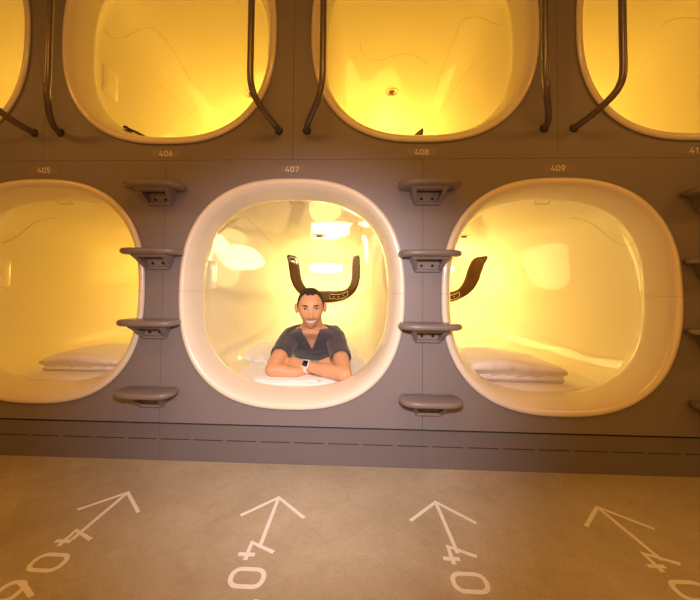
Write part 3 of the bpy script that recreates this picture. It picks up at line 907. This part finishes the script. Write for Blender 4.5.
# hair: short cap following the skull
bm = bmesh.new()
def hair_pt(th, ph, out):
    d = Vector((math.sin(th) * math.sin(ph), -math.sin(th) * math.cos(ph), math.cos(th)))
    p = head_surface(d); return p + d * out
NP = 72; rows = []
for j in range(25):
    row = []
    for i in range(NP):
        ph = 2 * PI * i / NP; pa = abs((ph + PI) % (2 * PI) - PI)
        # polar angle of the hairline for this side: forehead, temples, sideburns, nape
        pts = [(0, 43), (.22, 46), (.42, 38), (.65, 42), (.95, 60), (1.18, 77), (1.42, 98), (1.6, 86), (1.85, 84), (2.2, 112), (3.15, 122)]
        for (a0, t0), (a1, t1) in zip(pts, pts[1:]):
            if a0 <= pa <= a1: lim = t0 + (t1 - t0) * (pa - a0) / (a1 - a0); break
        lim = math.radians(lim + 2.0 * noise.noise(Vector((math.cos(ph) * 5, math.sin(ph) * 5, 2))))
        th = max(.001, lim * j / 24)
        o_ = .006 if j < 18 else .006 * (1 - (j - 18) / 6.0) - .001 * (j == 24)
        p = hair_pt(th, ph, o_ + .0012 * noise.noise(Vector((ph * 9, th * 14, 1))))
        row.append(bm.verts.new(HC + HR @ p + man_off))
    rows.append(row)
for a, b in zip(rows, rows[1:]):
    for i in range(NP): bm.faces.new((a[i], a[(i + 1) % NP], b[(i + 1) % NP], b[i]))
bmesh.ops.remove_doubles(bm, verts=bm.verts, dist=1e-5)
link('hair', bm, M['hair'], man, True)['label'] = 'short dark brown hair'

# t-shirt
bm = bmesh.new()
capsule(bm, (.061, .392, .568), (-.066, .408, .522), .047, .054)
capsule(bm, (.063, .392, .568), (.190, .408, .520), .047, .054)
loft(bm, [((.062, .329, .53), .056, .034, .9), ((.062, .339, .513), .133, .073, .6), ((.062, .39, .498), .168, .097, .45), ((.062, .47, .473), .174, .107, .3), ((.062, .60, .458), .166, .108, .15),
          ((.045, .76, .442), .153, .092, 0), ((.03, .92, .432), .152, .090, 0), ((.02, 1.04, .43), .156, .089, 0)])
for S_, E_ in ((SL, EL), (SR, ER)):
    m_ = S_.lerp(E_, .56)
    capsule(bm, S_, m_, .057, .056)
for v in bm.verts: v.co += man_off
shirt = fuse('t_shirt', bm, .004, 5, M['shirt'], man)
bm = bmesh.new(); bm.from_mesh(shirt.data)
kill = []
for f in bm.faces:
    c = f.calc_center_median() - man_off
    x, y, z = c
    dead = False
    # v neck
    wv = (z - .450) / (.575 - .450) * .052
    if y < .385 and z > .450 and abs(x - .058) < wv: dead = True
    na, nb = Vector((.061, .400, .545)), Vector((.059, .342, .632)); nd = (nb - na).normalized(); rr_ = c - na
    if rr_.dot(nd) > .0 and (rr_ - nd * rr_.dot(nd)).length < .069: dead = True
    # sleeve openings, cut square to the upper arm
    for S_, E_ in ((SL, EL), (SR, ER)):
        ax = (E_ - S_); L = ax.length; ax.normalize(); r = c - S_; t = r.dot(ax) / L
        if t > .60 and (r - ax * r.dot(ax)).length < .075: dead = True
    if dead: kill.append(f)
bmesh.ops.delete(bm, geom=kill, context='FACES')
for v in bm.verts:      # cloth folds
    c = v.co - man_off
    n = noise.noise(Vector((c.x * 9, c.y * 9, c.z * 22))) * .004 + noise.noise(Vector((c.x * 26, c.y * 20, c.z * 40))) * .0018
    v.co += v.normal * n
bm.to_mesh(shirt.data); bm.free()
for p in shirt.data.polygons: p.use_smooth = True
md = shirt.modifiers.new('th', 'SOLIDIFY'); md.thickness = .003; md.offset = -1
shirt['label'] = 'grey v-neck t-shirt'

# trousers
bm = bmesh.new()
loft(bm, [((.026, .96, .43), .144, .086, 0), ((.02, 1.04, .428), .157, .089, 0), ((.02, 1.13, .42), .13, .07, 0)])
for s in (-1, 1):
    x = .020 + s * .080
    capsule(bm, (x, 1.06, .43), (x + s * .03, 1.44, .408), .090, .066)
    capsule(bm, (x + s * .03, 1.44, .408), (x + s * .02, 1.76, .395), .064, .048)
for v in bm.verts: v.co += man_off
fuse('trousers', bm, .008, 3, M['jeans'], man)['label'] = 'dark trousers'

# watch on the wrist of the right-hand arm
ax = (WR - ER).normalized(); wc = WR - ax * .018 + man_off
bm = bmesh.new()
q = ax.to_track_quat('Z', 'Y')
rings = []
for h, rr in ((-.010, .0285), (-.010, .0325), (-.008, .034), (.008, .034), (.010, .0325), (.010, .0285)):
    rings.append([bm.verts.new(wc + q @ Vector((rr * math.cos(2 * PI * i / 36), rr * math.sin(2 * PI * i / 36), h))) for i in range(36)])
for a, b in zip(rings, rings[1:] + rings[:1]):
    for i in range(36): bm.faces.new((a[i], a[(i + 1) % 36], b[(i + 1) % 36], b[i]))
w_ = link('wristwatch', bm, M['watch'], man, True); w_['label'] = 'white strap watch with black square dial'
fd = Vector((.05, -.86, .50)); fd = (fd - ax * fd.dot(ax)).normalized(); sd = ax.cross(fd)
def wbox(cw, hw, h0, h1, m_, nm, bv):
    bm = bmesh.new(); box(bm, -cw, cw, -hw, hw, h0, h1, bv, 3)
    Rm = Matrix((ax, sd, fd)).transposed()
    for v in bm.verts: v.co = wc + Rm @ v.co
    link(nm, bm, m_, w_, True)
wbox(.019, .020, .028, .039, M['watch'], 'watch_case', .004)
wbox(.0145, .0155, .038, .0405, M['dial'], 'watch_dial', .001)

# ------------------------------------------------------------------ light
def area(name, loc, target, size, energy, color, size_y=None, spread=None):
    l = bpy.data.lights.new(name, 'AREA'); l.energy = energy; l.color = color; l.size = size
    if size_y: l.shape = 'RECTANGLE'; l.size_y = size_y
    if spread: l.spread = spread
    o = bpy.data.objects.new(name, l); col.objects.link(o); o.location = loc
    o.rotation_euler = (Vector(target) - Vector(loc)).to_track_quat('-Z', 'Y').to_euler()
    return o
def spot(name, loc, target, energy, color, ang, blend, radius):
    l = bpy.data.lights.new(name, 'SPOT'); l.energy = energy; l.color = color; l.spot_size = math.radians(ang); l.spot_blend = blend
    l.shadow_soft_size = radius
    o = bpy.data.objects.new(name, l); col.objects.link(o); o.location = loc
    o.rotation_euler = (Vector(target) - Vector(loc)).to_track_quat('-Z', 'Y').to_euler()
    return o
spot('flash_light', (.28, -1.62, 1.05), (.10, 0, .46), 118, (1.0, .91, .98), 73, 1.0, .04)
for x in (-2.4, 0.3, 3.0):
    area('warm_ceiling_fill', (x, -1.7, 2.66), (x, -1.55, 0), 1.6, 17, (1.0, .43, .085), .35)  # unseen overhead lights added to warm the floor and upper wall
    
area('opposite_pod_glow', (.3, -2.95, 1.05), (.3, 0, 1.0), 5.5, 26, (1.0, .43, .075), 1.0)
w = bpy.data.worlds.new('world'); scn.world = w; w.use_nodes = True
w.node_tree.nodes['Background'].inputs[0].default_value = (1, .6, .3, 1)
w.node_tree.nodes['Background'].inputs[1].default_value = 0.02

# ------------------------------------------------------------------ camera
cam = bpy.data.cameras.new('camera'); co = bpy.data.objects.new('camera', cam); col.objects.link(co)
cam.sensor_fit = 'HORIZONTAL'; cam.sensor_width = 36; cam.lens = F * 36 / 700
cam.shift_x = (350 - CX) / 700; cam.shift_y = (CY - 300) / 700
cam.clip_start = .02
Rm = Matrix((r_, u_, -fw)).transposed().to_4x4()
co.matrix_world = Matrix.Translation(CAM) @ Rm
scn.camera = co
scn.view_settings.view_transform = 'Standard'; scn.view_settings.look = 'None'
scn.view_settings.exposure = 0.0; scn.view_settings.gamma = 1
